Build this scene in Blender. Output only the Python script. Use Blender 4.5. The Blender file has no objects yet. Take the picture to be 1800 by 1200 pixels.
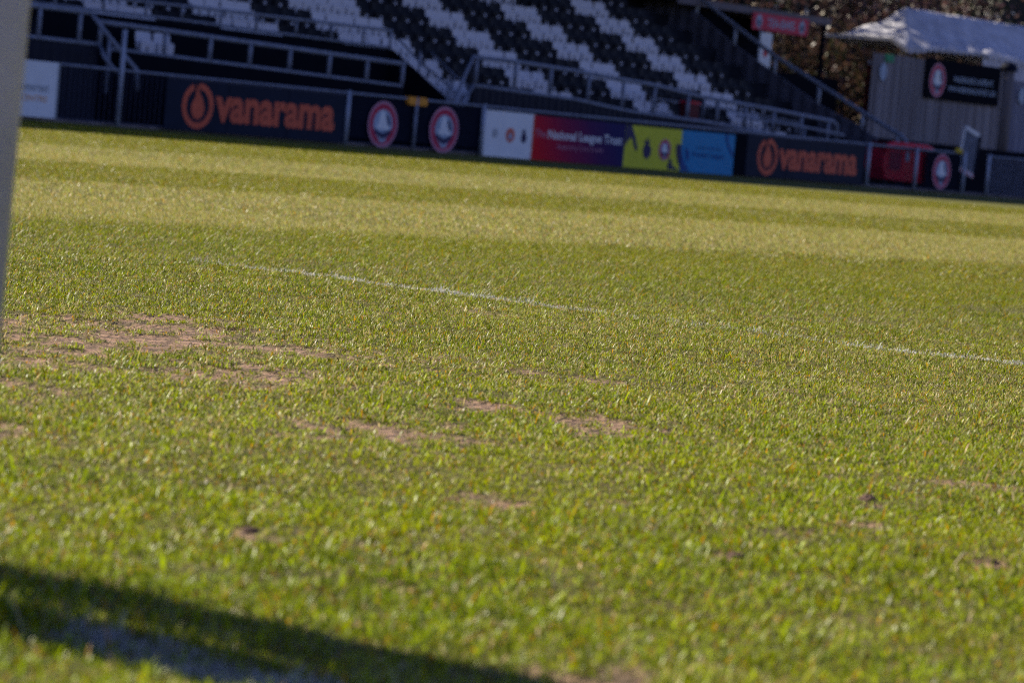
import bpy, math, random
import numpy as np
from mathutils import Vector, Matrix

rng = np.random.default_rng(11)
random.seed(5)
S = bpy.context.scene
COL = S.collection

# ------------------------------------------------------------------ camera
CAM_H = 0.506
AZ, PITCH, ROLL = math.radians(52.79), math.radians(3.4485), math.radians(5.0835)
F0 = Vector((math.sin(AZ), math.cos(AZ), 0)); R0 = Vector((math.cos(AZ), -math.sin(AZ), 0)); U0 = Vector((0, 0, 1))
FW = F0 * math.cos(PITCH) - U0 * math.sin(PITCH)
UP = U0 * math.cos(PITCH) + F0 * math.sin(PITCH)
RT = R0 * math.cos(ROLL) + UP * math.sin(ROLL)
UP2 = UP * math.cos(ROLL) - R0 * math.sin(ROLL)
cd = bpy.data.cameras.new('camera'); cam = bpy.data.objects.new('camera', cd); COL.objects.link(cam)
cam.matrix_world = Matrix(((RT.x, UP2.x, -FW.x, 0), (RT.y, UP2.y, -FW.y, 0), (RT.z, UP2.z, -FW.z, CAM_H), (0, 0, 0, 1)))
cd.sensor_width = 36; cd.lens = 5990 / 1800 * 36
cd.clip_start = 0.05; cd.clip_end = 1500
cd.dof.use_dof = True; cd.dof.focus_distance = 8.6; cd.dof.aperture_fstop = 8.2
cd.dof.aperture_blades = 7
S.camera = cam

# ------------------------------------------------------------------ sky, sun, exposure
SUN_EL, SUN_AZ = math.radians(40), math.radians(-4.0)      # azimuth from +Y towards +X
w = bpy.data.worlds.new('World'); S.world = w; w.use_nodes = True
nt = w.node_tree; bg = nt.nodes['Background']
sky = nt.nodes.new('ShaderNodeTexSky'); sky.sky_type = 'NISHITA'; sky.sun_disc = False
sky.sun_elevation = SUN_EL; sky.sun_rotation = SUN_AZ; sky.air_density = 1.0; sky.dust_density = 0.4; sky.ozone_density = 2.0
tint = nt.nodes.new('ShaderNodeMix'); tint.data_type = 'RGBA'; tint.blend_type = 'MULTIPLY'; tint.inputs[0].default_value = 1.0
tint.inputs[7].default_value = (0.80, 0.78, 1.22, 1)
nt.links.new(sky.outputs[0], tint.inputs[6]); nt.links.new(tint.outputs[2], bg.inputs[0]); bg.inputs[1].default_value = 0.05
sl = bpy.data.lights.new('sun', 'SUN'); sl.energy = 4.4; sl.angle = math.radians(0.53); sl.color = (1.0, 0.90, 0.74)
so = bpy.data.objects.new('sun', sl); COL.objects.link(so)
sd = Vector((math.sin(SUN_AZ) * math.cos(SUN_EL), math.cos(SUN_AZ) * math.cos(SUN_EL), math.sin(SUN_EL)))
so.rotation_euler = sd.to_track_quat('Z', 'Y').to_euler(); so.location = (0, 30, 40)
S.view_settings.view_transform = 'Standard'; S.view_settings.look = 'None'
S.view_settings.exposure = 1.12; S.view_settings.gamma = 1.0; S.view_settings.use_curve_mapping = False
S.render.engine = 'CYCLES'
S.cycles.max_bounces = 6; S.cycles.diffuse_bounces = 3; S.cycles.glossy_bounces = 2; S.cycles.transmission_bounces = 4
S.cycles.transparent_max_bounces = 8; S.cycles.caustics_reflective = False; S.cycles.caustics_refractive = False
S.cycles.sample_clamp_indirect = 4.0
S.cycles.use_denoising = False; S.cycles.filter_width = 1.15

# ------------------------------------------------------------------ materials
def mat(name, color, rough=0.6, metal=0.0, var=0.12, scale=4.0, spec=0.2, bump=0.0, bscale=30.0):
    m = bpy.data.materials.new(name); m.use_nodes = True
    n = m.node_tree.nodes; l = m.node_tree.links; p = n['Principled BSDF']
    p.inputs['Roughness'].default_value = rough; p.inputs['Metallic'].default_value = metal
    p.inputs['Specular IOR Level'].default_value = spec
    tc = n.new('ShaderNodeTexCoord')
    no = n.new('ShaderNodeTexNoise'); no.inputs['Scale'].default_value = scale; no.inputs['Detail'].default_value = 5
    l.new(tc.outputs['Object'], no.inputs['Vector'])
    r = n.new('ShaderNodeValToRGB')
    r.color_ramp.elements[0].position = 0.3; r.color_ramp.elements[1].position = 0.7
    a = [max(0, c * (1 - var)) for c in color]; b = [min(1, c * (1 + var)) for c in color]
    r.color_ramp.elements[0].color = (*a, 1); r.color_ramp.elements[1].color = (*b, 1)
    l.new(no.outputs['Fac'], r.inputs['Fac']); l.new(r.outputs['Color'], p.inputs['Base Color'])
    if bump > 0:
        nb = n.new('ShaderNodeTexNoise'); nb.inputs['Scale'].default_value = bscale; nb.inputs['Detail'].default_value = 6
        l.new(tc.outputs['Object'], nb.inputs['Vector'])
        bp = n.new('ShaderNodeBump'); bp.inputs['Strength'].default_value = bump; bp.inputs['Distance'].default_value = 0.02
        l.new(nb.outputs['Fac'], bp.inputs['Height']); l.new(bp.outputs['Normal'], p.inputs['Normal'])
    return m

M = {}
M['navy'] = mat('dark_navy_paint', (0.008, 0.011, 0.026), 0.6, spec=0.06)
M['black'] = mat('black_paint', (0.005, 0.006, 0.011), 0.8, spec=0.04)
M['rail'] = mat('galvanised_steel', (0.22, 0.24, 0.30), 0.55, 0.1, 0.25, 7)
M['bars'] = mat('dark_grey_bars', (0.040, 0.045, 0.08), 0.6)
M['meshbars'] = mat('grey_mesh_bars', (0.17, 0.18, 0.24), 0.6)
M['clod'] = mat('damp_soil', (0.16, 0.10, 0.07), 0.95, var=0.4, scale=60, bump=0.8, bscale=200)
M['post'] = mat('grey_post_steel', (0.34, 0.37, 0.44), 0.5, 0.2, 0.2, 6)
M['board'] = mat('board_navy', (0.010, 0.016, 0.036), 0.5, var=0.15, spec=0.08)
M['orange'] = mat('orange_print', (0.66, 0.115, 0.055), 0.45, var=0.08)
M['white'] = mat('white_print', (0.78, 0.79, 0.80), 0.45, var=0.05)
M['greyprint'] = mat('grey_print', (0.30, 0.32, 0.34), 0.5)
M['navyprint'] = mat('navy_print', (0.02, 0.018, 0.08), 0.45)
M['redprint'] = mat('red_print', (0.62, 0.03, 0.06), 0.45)
M['crestred'] = mat('crest_red', (0.46, 0.015, 0.06), 0.5)
M['pinkprint'] = mat('pink_print', (0.52, 0.24, 0.33), 0.5)
M['skyprint'] = mat('pale_blue_print', (0.34, 0.42, 0.54), 0.5)
M['yellowprint'] = mat('yellow_print', (0.62, 0.62, 0.03), 0.45, var=0.06)
M['blueprint'] = mat('blue_print', (0.0, 0.22, 0.46), 0.4, var=0.06)
M['darkblueprint'] = mat('dark_blue_print', (0.0, 0.05, 0.22), 0.45)
M['orangerail'] = mat('orange_plastic', (0.75, 0.30, 0.03), 0.5)
M['yellow'] = mat('yellow_plastic', (0.60, 0.42, 0.03), 0.5)
M['seatw'] = mat('white_seat_plastic', (0.62, 0.61, 0.66), 0.45, var=0.06, scale=1.1)
M['seatb'] = mat('black_seat_plastic', (0.005, 0.007, 0.015), 0.5, scale=1.1, spec=0.10)
M['plate'] = mat('pale_mark', (0.55, 0.55, 0.62), 0.4)
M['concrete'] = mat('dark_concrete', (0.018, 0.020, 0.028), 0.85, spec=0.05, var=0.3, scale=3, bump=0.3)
M['kerb'] = mat('pale_concrete', (0.30, 0.26, 0.26), 0.85, var=0.35, scale=2.5, bump=0.4)  # pale warm tone stands in for sun on the path
M['red'] = mat('red_plastic', (0.62, 0.02, 0.045), 0.4)
M['binpanel'] = mat('worn_red_panel', (0.24, 0.02, 0.05), 0.5)
M['redmetal'] = mat('dark_red_paint', (0.09, 0.006, 0.012), 0.5)
M['signred'] = mat('sign_red', (0.55, 0.02, 0.07), 0.45)
M['canvas'] = mat('white_canvas', (0.45, 0.45, 0.50), 0.6, var=0.20, scale=2.4, bump=0.9, bscale=3.5)
M['wood'] = mat('weathered_timber', (0.24, 0.205, 0.20), 0.85, var=0.25, scale=3, bump=0.4, bscale=22)
M['woodd'] = mat('bluish_timber', (0.13, 0.14, 0.21), 0.8, var=0.25, scale=3)
M['goal'] = mat('goal_white_paint', (0.52, 0.50, 0.60), 0.4, var=0.10, scale=9, bump=0.15)
M['fascia'] = mat('pale_fascia', (0.15, 0.13, 0.15), 0.6)
M['infill'] = mat('grey_infill', (0.28, 0.27, 0.31), 0.6)
M['foil'] = mat('whiteframe', (0.70, 0.70, 0.72), 0.5)
M['rubber'] = mat('black_rubber', (0.02, 0.02, 0.02), 0.8)
M['green'] = mat('green_sign', (0.02, 0.28, 0.12), 0.5)
M['bark'] = mat('bark', (0.09, 0.065, 0.05), 0.9, bump=0.6)
M['roofm'] = mat('roof_sheet', (0.10, 0.11, 0.13), 0.6)

def streak(name, c1, c2, sx, sy, sz):
    """board-to-board tone differences and grain running upwards"""
    m = mat(name, c1, 0.85, var=0.1); n = m.node_tree.nodes; l = m.node_tree.links; p = n['Principled BSDF']
    tc = n.new('ShaderNodeTexCoord'); mp = n.new('ShaderNodeMapping'); mp.inputs['Scale'].default_value = (sx, sy, sz)
    no = n.new('ShaderNodeTexNoise'); no.inputs['Scale'].default_value = 1.0; no.inputs['Detail'].default_value = 3
    l.new(tc.outputs['Object'], mp.inputs[0]); l.new(mp.outputs[0], no.inputs['Vector'])
    r = n.new('ShaderNodeValToRGB'); r.color_ramp.elements[0].position = .38; r.color_ramp.elements[1].position = .62
    r.color_ramp.elements[0].color = (*c1, 1); r.color_ramp.elements[1].color = (*c2, 1)
    l.new(no.outputs['Fac'], r.inputs[0]); l.new(r.outputs[0], p.inputs['Base Color'])
    return m
M['wood'] = streak('weathered_timber_boards', (.135, .115, .12), (.31, .285, .30), 9.0, .5, .22)
M['woodd'] = streak('bluish_timber_boards', (.12, .12, .17), (.25, .25, .32), 4.5, .5, .22)
def clad(name, c1, c2, freq, axis):
    """profiled / boarded surface: dark joints across the given object axis"""
    m = mat(name, c1, 0.7, var=0.2)
    n = m.node_tree.nodes; l = m.node_tree.links; p = n['Principled BSDF']
    tc = n.new('ShaderNodeTexCoord'); sp = n.new('ShaderNodeSeparateXYZ'); l.new(tc.outputs['Object'], sp.inputs[0])
    ma = n.new('ShaderNodeMath'); ma.operation = 'MULTIPLY'; ma.inputs[1].default_value = freq; l.new(sp.outputs[axis], ma.inputs[0])
    fr = n.new('ShaderNodeMath'); fr.operation = 'FRACT'; l.new(ma.outputs[0], fr.inputs[0])
    pp = n.new('ShaderNodeMath'); pp.operation = 'PINGPONG'; pp.inputs[1].default_value = 0.5; l.new(fr.outputs[0], pp.inputs[0])
    bp = n.new('ShaderNodeBump'); bp.inputs['Strength'].default_value = 1.0; bp.inputs['Distance'].default_value = 0.08
    l.new(pp.outputs[0], bp.inputs['Height']); l.new(bp.outputs['Normal'], p.inputs['Normal'])
    return m
M['cladX'] = clad('dark_cladding', (0.010, 0.012, 0.024), None, 4.0, 0)
M['cladY'] = clad('dark_profiled_sheet', (0.085, 0.085, 0.115), None, 2.5, 1)

# ------------------------------------------------------------------ builders
class MB:
    def __init__(s): s.v = []; s.f = []
    def add(s, vs, fs):
        o = len(s.v); s.v += [tuple(v) for v in vs]; s.f += [tuple(i + o for i in f) for f in fs]; return s
    def box(s, x0, x1, y0, y1, z0, z1):
        return s.add([(x0, y0, z0), (x1, y0, z0), (x1, y1, z0), (x0, y1, z0), (x0, y0, z1), (x1, y0, z1), (x1, y1, z1), (x0, y1, z1)],
                     [(3, 2, 1, 0), (4, 5, 6, 7), (0, 1, 5, 4), (1, 2, 6, 5), (2, 3, 7, 6), (3, 0, 4, 7)])
    def tube(s, pts, r, n=8, caps=True):
        pts = [Vector(p) for p in pts]; rings = []
        for i, p in enumerate(pts):
            t = (pts[min(i + 1, len(pts) - 1)] - pts[max(i - 1, 0)]).normalized()
            a = Vector((0, 0, 1)) if abs(t.z) < 0.9 else Vector((1, 0, 0))
            u = t.cross(a).normalized(); v = t.cross(u)
            rr = r[i] if isinstance(r, (list, tuple)) else r
            rings.append([p + (u * math.cos(2 * math.pi * k / n) + v * math.sin(2 * math.pi * k / n)) * rr for k in range(n)])
        vs = [q for rg in rings for q in rg]; fs = []
        for i in range(len(pts) - 1):
            for k in range(n):
                a, b = i * n + k, i * n + (k + 1) % n
                fs.append((a, b, b + n, a + n))
        if caps: fs.append(tuple(range(n))[::-1]); fs.append(tuple((len(pts) - 1) * n + k for k in range(n)))
        return s.add(vs, fs)
    def prism_y(s, poly, y0, y1):
        """polygon of (x,z) extruded y0..y1, front towards -Y"""
        n = len(poly)
        vs = [(x, y0, z) for x, z in poly] + [(x, y1, z) for x, z in poly]
        fs = [tuple(range(n)), tuple(range(2 * n - 1, n - 1, -1))] + [((i + 1) % n, i, i + n, (i + 1) % n + n) for i in range(n)]
        return s.add(vs, fs)
    def prism_x(s, poly, x0, x1):
        n = len(poly)
        vs = [(x0, y, z) for y, z in poly] + [(x1, y, z) for y, z in poly]
        fs = [tuple(range(n)), tuple(range(2 * n - 1, n - 1, -1))] + [((i + 1) % n, i, i + n, (i + 1) % n + n) for i in range(n)]
        return s.add(vs, fs)
    def ring_y(s, cx, cz, r0, r1, y0, y1, n=48, a0=0, a1=2 * math.pi, sx=1.0):
        full = abs(a1 - a0) > 6.28
        for k in range(n):
            t0 = a0 + (a1 - a0) * k / n; t1 = a0 + (a1 - a0) * (k + 1) / n
            q = [(cx + sx * r0 * math.cos(t0), cz + r0 * math.sin(t0)), (cx + sx * r1 * math.cos(t0), cz + r1 * math.sin(t0)),
                 (cx + sx * r1 * math.cos(t1), cz + r1 * math.sin(t1)), (cx + sx * r0 * math.cos(t1), cz + r0 * math.sin(t1))]
            s.prism_y(q, y0, y1)
        return s
    def mesh(s, name, m, smooth=False):
        me = bpy.data.meshes.new(name); me.from_pydata(s.v, [], s.f); me.materials.append(m)
        if smooth: me.polygons.foreach_set('use_smooth', [True] * len(me.polygons))
        me.update(); return me
    def build(s, name, m, parent=None, smooth=False, bevel=0.0):
        o = bpy.data.objects.new(name, s.mesh(name, m, smooth)); COL.objects.link(o)
        if parent: o.parent = parent; o.matrix_parent_inverse = Matrix.Translation(-parent.location)
        if bevel: b = o.modifiers.new('bevel', 'BEVEL'); b.width = bevel; b.segments = 2
        return o

def disc(cx, cz, r, n=40, sx=1.0):
    return [(cx + sx * r * math.cos(2 * math.pi * k / n), cz + r * math.sin(2 * math.pi * k / n)) for k in range(n)]
def tag(o, label=None, cat=None, group=None, kind=None):
    if label: o['label'] = label
    if cat: o['category'] = cat
    if group: o['group'] = group
    if kind: o['kind'] = kind
    return o
def thing(name, loc, label, cat, group=None):
    o = bpy.data.objects.new(name, None); COL.objects.link(o); o.location = loc; o.empty_display_size = 0.2
    return tag(o, label, cat, group)
def struct(o): o['kind'] = 'structure'; return o

def text(body, x, z, wid, hei, y, m, parent, name='lettering', bold=0.0):
    """lettering of a given width and height, centred at x,z on the plane y, facing -Y"""
    c = bpy.data.curves.new(name, 'FONT'); c.body = body; c.size = 1; c.offset = bold; c.extrude = 0.0; c.resolution_u = 4
    t = bpy.data.objects.new(name, c); COL.objects.link(t)
    bpy.context.view_layer.update()
    me = bpy.data.meshes.new_from_object(t.evaluated_get(bpy.context.evaluated_depsgraph_get()))
    bpy.data.objects.remove(t)
    n = len(me.vertices); co = np.zeros(n * 3, np.float32); me.vertices.foreach_get('co', co); co = co.reshape(-1, 3)
    mn, mx = co.min(0), co.max(0)
    out = np.zeros_like(co)
    out[:, 0] = x + (co[:, 0] - (mn[0] + mx[0]) / 2) * wid / (mx[0] - mn[0])
    out[:, 2] = z + (co[:, 1] - (mn[1] + mx[1]) / 2) * hei / (mx[1] - mn[1])
    out[:, 1] = y
    words = body.split(' ')
    if len(words) > 1:                       # one object per word: cut at the widest gaps between letters
        fa = [tuple(p.vertices) for p in me.polygons]; par = list(range(n))
        def find(a):
            while par[a] != a: par[a] = par[par[a]]; a = par[a]
            return a
        for f_ in fa:
            for q_ in f_[1:]: par[find(q_)] = find(f_[0])
        root = np.array([find(i) for i in range(n)]); used = np.zeros(n, bool); used[[q_ for f_ in fa for q_ in f_]] = True
        iv = sorted((out[(root == r_) & used, 0].min(), out[(root == r_) & used, 0].max(), r_) for r_ in np.unique(root[used]))
        gaps = []; hi_ = iv[0][1]
        for a_, b_, r_ in iv[1:]:
            gaps.append((a_ - hi_, (a_ + hi_) / 2)); hi_ = max(hi_, b_)
        cuts = sorted(g_[1] for g_ in sorted(gaps)[-(len(words) - 1):]); bins = [-1e9] + cuts + [1e9]; res = None
        for lo_, up_ in zip(bins[:-1], bins[1:]):
            fs_ = [f_ for f_ in fa if lo_ < out[list(f_), 0].mean() < up_]
            ids = sorted({q_ for f_ in fs_ for q_ in f_}); mp = {q_: i for i, q_ in enumerate(ids)}
            res = MB().add([out[i] for i in ids], [tuple(mp[q_] for q_ in f_) for f_ in fs_]).build(name, m, parent)
        return res
    me.vertices.foreach_set('co', out.ravel()); me.materials.clear(); me.materials.append(m); me.update(); me.name = name
    o = bpy.data.objects.new(name, me); COL.objects.link(o)
    o.parent = parent; o.matrix_parent_inverse = Matrix.Translation(-parent.location)
    return o

# ------------------------------------------------------------------ pitch ground
YF = 46.18           # perimeter fence
GOAL_X, SIX_X = 2.305, 8.32
SHY, SHX = R0.y, R0.x

def vnoise(x, y, seed, s):
    """value noise, vectorised"""
    r = np.random.default_rng(seed).random((256, 256))
    x = x / s; y = y / s
    xi = np.floor(x).astype(int); yi = np.floor(y).astype(int); fx = x - xi; fy = y - yi
    fx = fx * fx * (3 - 2 * fx); fy = fy * fy * (3 - 2 * fy)
    a = r[xi % 256, yi % 256]; b = r[(xi + 1) % 256, yi % 256]; c_ = r[xi % 256, (yi + 1) % 256]; d = r[(xi + 1) % 256, (yi + 1) % 256]
    return (a * (1 - fx) + b * fx) * (1 - fy) + (c_ * (1 - fx) + d * fx) * fy

# bare worn patches: x, y, half width across the view, half length along it
PATCH = [(5.47, 5.03, .30, .26), (5.70, 5.35, .28, .16), (4.96, 4.41, .15, .24), (4.84, 4.87, .16, .20), (5.25, 5.40, .16, .16), (5.15, 5.0, .22, .18), (5.0, 5.3, .10, .12),
         (4.40, 3.57, .13, .20), (4.30, 3.62, .07, .14), (4.98, 3.84, .06, .10), (5.05, 3.62, .08, .12), (4.92, 3.50, .06, .14), (5.83, 4.68, .05, .05), (6.5, 6.03, .06, .06),
         (3.58, 3.64, .05, .12), (3.78, 2.9, .035, .06), (3.92, 2.49, .03, .06), (3.07, 2.7, .025, .05), (2.64, 1.86, .05, .06),
         (3.57, 2.33, .02, .04), (2.95, 2.37, .02, .03), (4.02, 4.05, .03, .07), (4.15, 2.49, .03, .05), (3.94, 2.17, .025, .05),
         (4.72, 2.91, .015, .03), (4.44, 2.67, .025, .03), (4.46, 3.73, .03, .06), (4.6, 4.6, .10, .14), (6.0, 5.6, .14, .10), (4.2, 4.3, .07, .10)]
def bare(x, y):
    b = np.zeros_like(x)
    nz = vnoise(x, y, 3, .045) - .5; nz2 = vnoise(x, y, 4, .012) - .5
    for px, py, a, c_ in PATCH:
        dx, dy = x - px, y - py
        u = (dx * SHX + dy * SHY) / a; v = (dx * F0.x + dy * F0.y) / c_
        d = np.sqrt(u * u + v * v)
        b = np.maximum(b, np.clip((1.42 - d + nz * 2.4 + nz2 * 1.9) * 1.5, 0, 1))
    th = vnoise(x, y, 7, .35) * .5 + vnoise(x, y, 8, .09) * .5          # thin cover here and there
    near = np.clip((x * F0.x + y * F0.y - 3.0) / 2, 0.25, 1) * np.clip((14 - (x * F0.x + y * F0.y)) / 6, 0, 1)
    b = np.maximum(b, np.clip((th - .72) * 4, 0, .6) * near)
    return b
def line_paint(x, y):
    g = np.abs(x - 2.315 - .008 * np.sin(y * 9)) < .045
    wear = vnoise(y, x * 0, 21, .5)
    s = (np.abs(x - SIX_X) < .062) & (y < 9.5)
    gap = 1 - .55 * (np.abs(y - 5.75) < .22)
    return g * .62 * (.6 + .8 * vnoise(x, y, 22, .08)) + s * gap * np.clip((wear - .12) * 1.2, .22, .46) * (.55 + .9 * vnoise(x, y, 23, .07)) * np.clip((7.9 - y) * 2.5, 0, 1)
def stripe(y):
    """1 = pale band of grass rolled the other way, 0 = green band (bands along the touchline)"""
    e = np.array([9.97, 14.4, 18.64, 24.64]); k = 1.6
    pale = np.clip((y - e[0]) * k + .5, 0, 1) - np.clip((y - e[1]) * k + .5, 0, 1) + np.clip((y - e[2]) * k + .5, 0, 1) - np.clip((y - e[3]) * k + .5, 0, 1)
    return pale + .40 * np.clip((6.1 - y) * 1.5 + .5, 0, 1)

def ground_material():
    m = bpy.data.materials.new('pitch_soil'); m.use_nodes = True
    n = m.node_tree.nodes; l = m.node_tree.links; p = n['Principled BSDF']; p.inputs['Roughness'].default_value = .95
    p.inputs['Specular IOR Level'].default_value = .15
    geo = n.new('ShaderNodeNewGeometry')
    def noise(sc, det=6):
        q = n.new('ShaderNodeTexNoise'); q.inputs['Scale'].default_value = sc; q.inputs['Detail'].default_value = det
        l.new(geo.outputs['Position'], q.inputs['Vector']); return q
    a = noise(18); b = noise(160, 3)
    r1 = n.new('ShaderNodeValToRGB'); e = r1.color_ramp.elements
    e[0].position = .36; e[0].color = (.075, .045, .034, 1); e[1].position = .60; e[1].color = (.37, .215, .155, 1)
    l.new(a.outputs['Fac'], r1.inputs['Fac'])
    r2 = n.new('ShaderNodeValToRGB'); e = r2.color_ramp.elements
    e[0].position = .42; e[0].color = (.10, .085, .035, 1); e[1].position = .62; e[1].color = (.30, .235, .13, 1)
    l.new(b.outputs['Fac'], r2.inputs['Fac'])
    mx = n.new('ShaderNodeMix'); mx.data_type = 'RGBA'; mx.inputs[0].default_value = .35
    l.new(r1.outputs['Color'], mx.inputs[6]); l.new(r2.outputs['Color'], mx.inputs[7])
    # matted thatch where turf is unworn, with the blades' shade darkened into its colour
    bt = n.new('ShaderNodeAttribute'); bt.attribute_name = 'worn'
    r0 = n.new('ShaderNodeValToRGB'); e = r0.color_ramp.elements
    e[0].position = .38; e[0].color = (.040, .038, .010, 1); e[1].position = .66; e[1].color = (.17, .145, .045, 1)
    l.new(b.outputs['Fac'], r0.inputs['Fac'])
    mw = n.new('ShaderNodeMix'); mw.data_type = 'RGBA'; l.new(bt.outputs['Fac'], mw.inputs[0])
    l.new(r0.outputs['Color'], mw.inputs[6]); l.new(mx.outputs[2], mw.inputs[7]); mx = mw
    # painted goal line on the soil
    att = n.new('ShaderNodeAttribute'); att.attribute_name = 'paint'
    mx2 = n.new('ShaderNodeMix'); mx2.data_type = 'RGBA'; mx2.inputs[7].default_value = (.62, .62, .60, 1)
    l.new(att.outputs['Fac'], mx2.inputs[0]); l.new(mx.outputs[2], mx2.inputs[6])
    # far away the turf closes up: grass green between the blades
    att2 = n.new('ShaderNodeAttribute'); att2.attribute_name = 'turf'
    mx3 = n.new('ShaderNodeMix'); mx3.data_type = 'RGBA'; l.new(att2.outputs['Fac'], mx3.inputs[0])
    r3 = n.new('ShaderNodeValToRGB'); e = r3.color_ramp.elements
    e[0].position = .3; e[0].color = (.075, .085, .010, 1); e[1].position = .7; e[1].color = (.15, .14, .035, 1)
    l.new(b.outputs['Fac'], r3.inputs['Fac']); l.new(mx2.outputs[2], mx3.inputs[6]); l.new(r3.outputs['Color'], mx3.inputs[7])
    l.new(mx3.outputs[2], p.inputs['Base Color'])
    bp = n.new('ShaderNodeBump'); bp.inputs['Strength'].default_value = 1.0; bp.inputs['Distance'].default_value = .03
    l.new(noise(55, 8).outputs['Fac'], bp.inputs['Height']); l.new(bp.outputs['Normal'], p.inputs['Normal'])
    return m

def hgt(x, y):
    """gentle unevenness of the worn goal area, fading away from it"""
    k = np.clip((16 - (x * F0.x + y * F0.y)) / 8, 0, 1)
    return ((vnoise(x, y, 31, .5) - .5) * .016 + (vnoise(x, y, 32, .12) - .5) * .008 - bare(x, y) * .006) * k

def grid(xs, ys):
    X, Y = np.meshgrid(xs, ys, indexing='ij'); Z = hgt(X.ravel(), Y.ravel())
    v = np.stack([X.ravel(), Y.ravel(), Z], 1); nx, ny = len(xs), len(ys)
    i, j = np.meshgrid(np.arange(nx - 1), np.arange(ny - 1), indexing='ij'); a = (i * ny + j).ravel()
    return v, np.stack([a, a + ny, a + ny + 1, a + 1], 1)
def mesh_np(name, v, f, m):
    me = bpy.data.meshes.new(name); nv, nf, k = len(v), len(f), f.shape[1]
    me.vertices.add(nv); me.vertices.foreach_set('co', v.astype(np.float32).ravel())
    me.loops.add(nf * k); me.loops.foreach_set('vertex_index', f.astype(np.int32).ravel())
    me.polygons.add(nf); me.polygons.foreach_set('loop_start', np.arange(0, nf * k, k, dtype=np.int32))
    me.materials.append(m); me.update(calc_edges=True); return me
def axis(lo, a, b, hi, step):
    return np.concatenate([[lo, (lo * .2 + a * .8)], np.arange(a, b, step), [b, b + 3, b + 8, b + 20, (b + hi) / 2, hi]])
xs = axis(-600, -1, 11, 700, .025); ys = axis(-500, -3, 10, 800, .025)
v, f = grid(np.unique(xs), np.unique(ys))
v[:, 2] -= .002
gm = mesh_np('pitch_ground', v, f, ground_material())
at = gm.attributes.new('paint', 'FLOAT', 'POINT'); at.data.foreach_set('value', (np.abs(v[:, 0] - 2.315) < .05).astype(np.float32) * .3)
at = gm.attributes.new('worn', 'FLOAT', 'POINT'); at.data.foreach_set('value', np.clip(bare(v[:, 0], v[:, 1]) * 2.2 - .25, 0, 1).astype(np.float32))
at = gm.attributes.new('turf', 'FLOAT', 'POINT'); at.data.foreach_set('value', np.clip((v @ np.array([F0.x, F0.y, 0]) - 12) / 8, 0, 1).astype(np.float32))
gm.polygons.foreach_set('use_smooth', np.ones(len(gm.polygons), bool))
go = bpy.data.objects.new('pitch_ground', gm); COL.objects.link(go); struct(go)

# ------------------------------------------------------------------ grass blades
def grass_material():
    m = bpy.data.materials.new('grass_blades'); m.use_nodes = True
    n = m.node_tree.nodes; l = m.node_tree.links; p = n['Principled BSDF']
    p.inputs['Roughness'].default_value = .38; p.inputs['Specular IOR Level'].default_value = .19
    at = n.new('ShaderNodeAttribute'); at.attribute_name = 'col'
    l.new(at.outputs['Color'], p.inputs['Base Color'])
    tr = n.new('ShaderNodeBsdfTranslucent'); l.new(at.outputs['Color'], tr.inputs['Color'])
    mx = n.new('ShaderNodeMixShader'); mx.inputs[0].default_value = .45
    l.new(p.outputs[0], mx.inputs[1]); l.new(tr.outputs[0], mx.inputs[2])
    l.new(mx.outputs[0], n['Material Output'].inputs['Surface']); return m
GM = grass_material()

def sample(d0, d1, dens, marg):
    wf = lambda d: .1503 * d * 1.06 + marg
    area = (d1 - d0) * (wf(d0) + wf(d1)); n = int(area * dens)
    # depth with pdf ~ width
    u = rng.random(n); a = (wf(d1) - wf(d0)) / (d1 - d0); b = wf(d0)
    if abs(a) < 1e-6: t = u * (d1 - d0)
    else:
        tot = b * (d1 - d0) + a * (d1 - d0) ** 2 / 2; t = (-b + np.sqrt(b * b + 2 * a * u * tot)) / a
    d = d0 + t; s = (rng.random(n) * 2 - 1) * wf(d)
    return d * F0.x + s * R0.x, d * F0.y + s * R0.y

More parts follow.
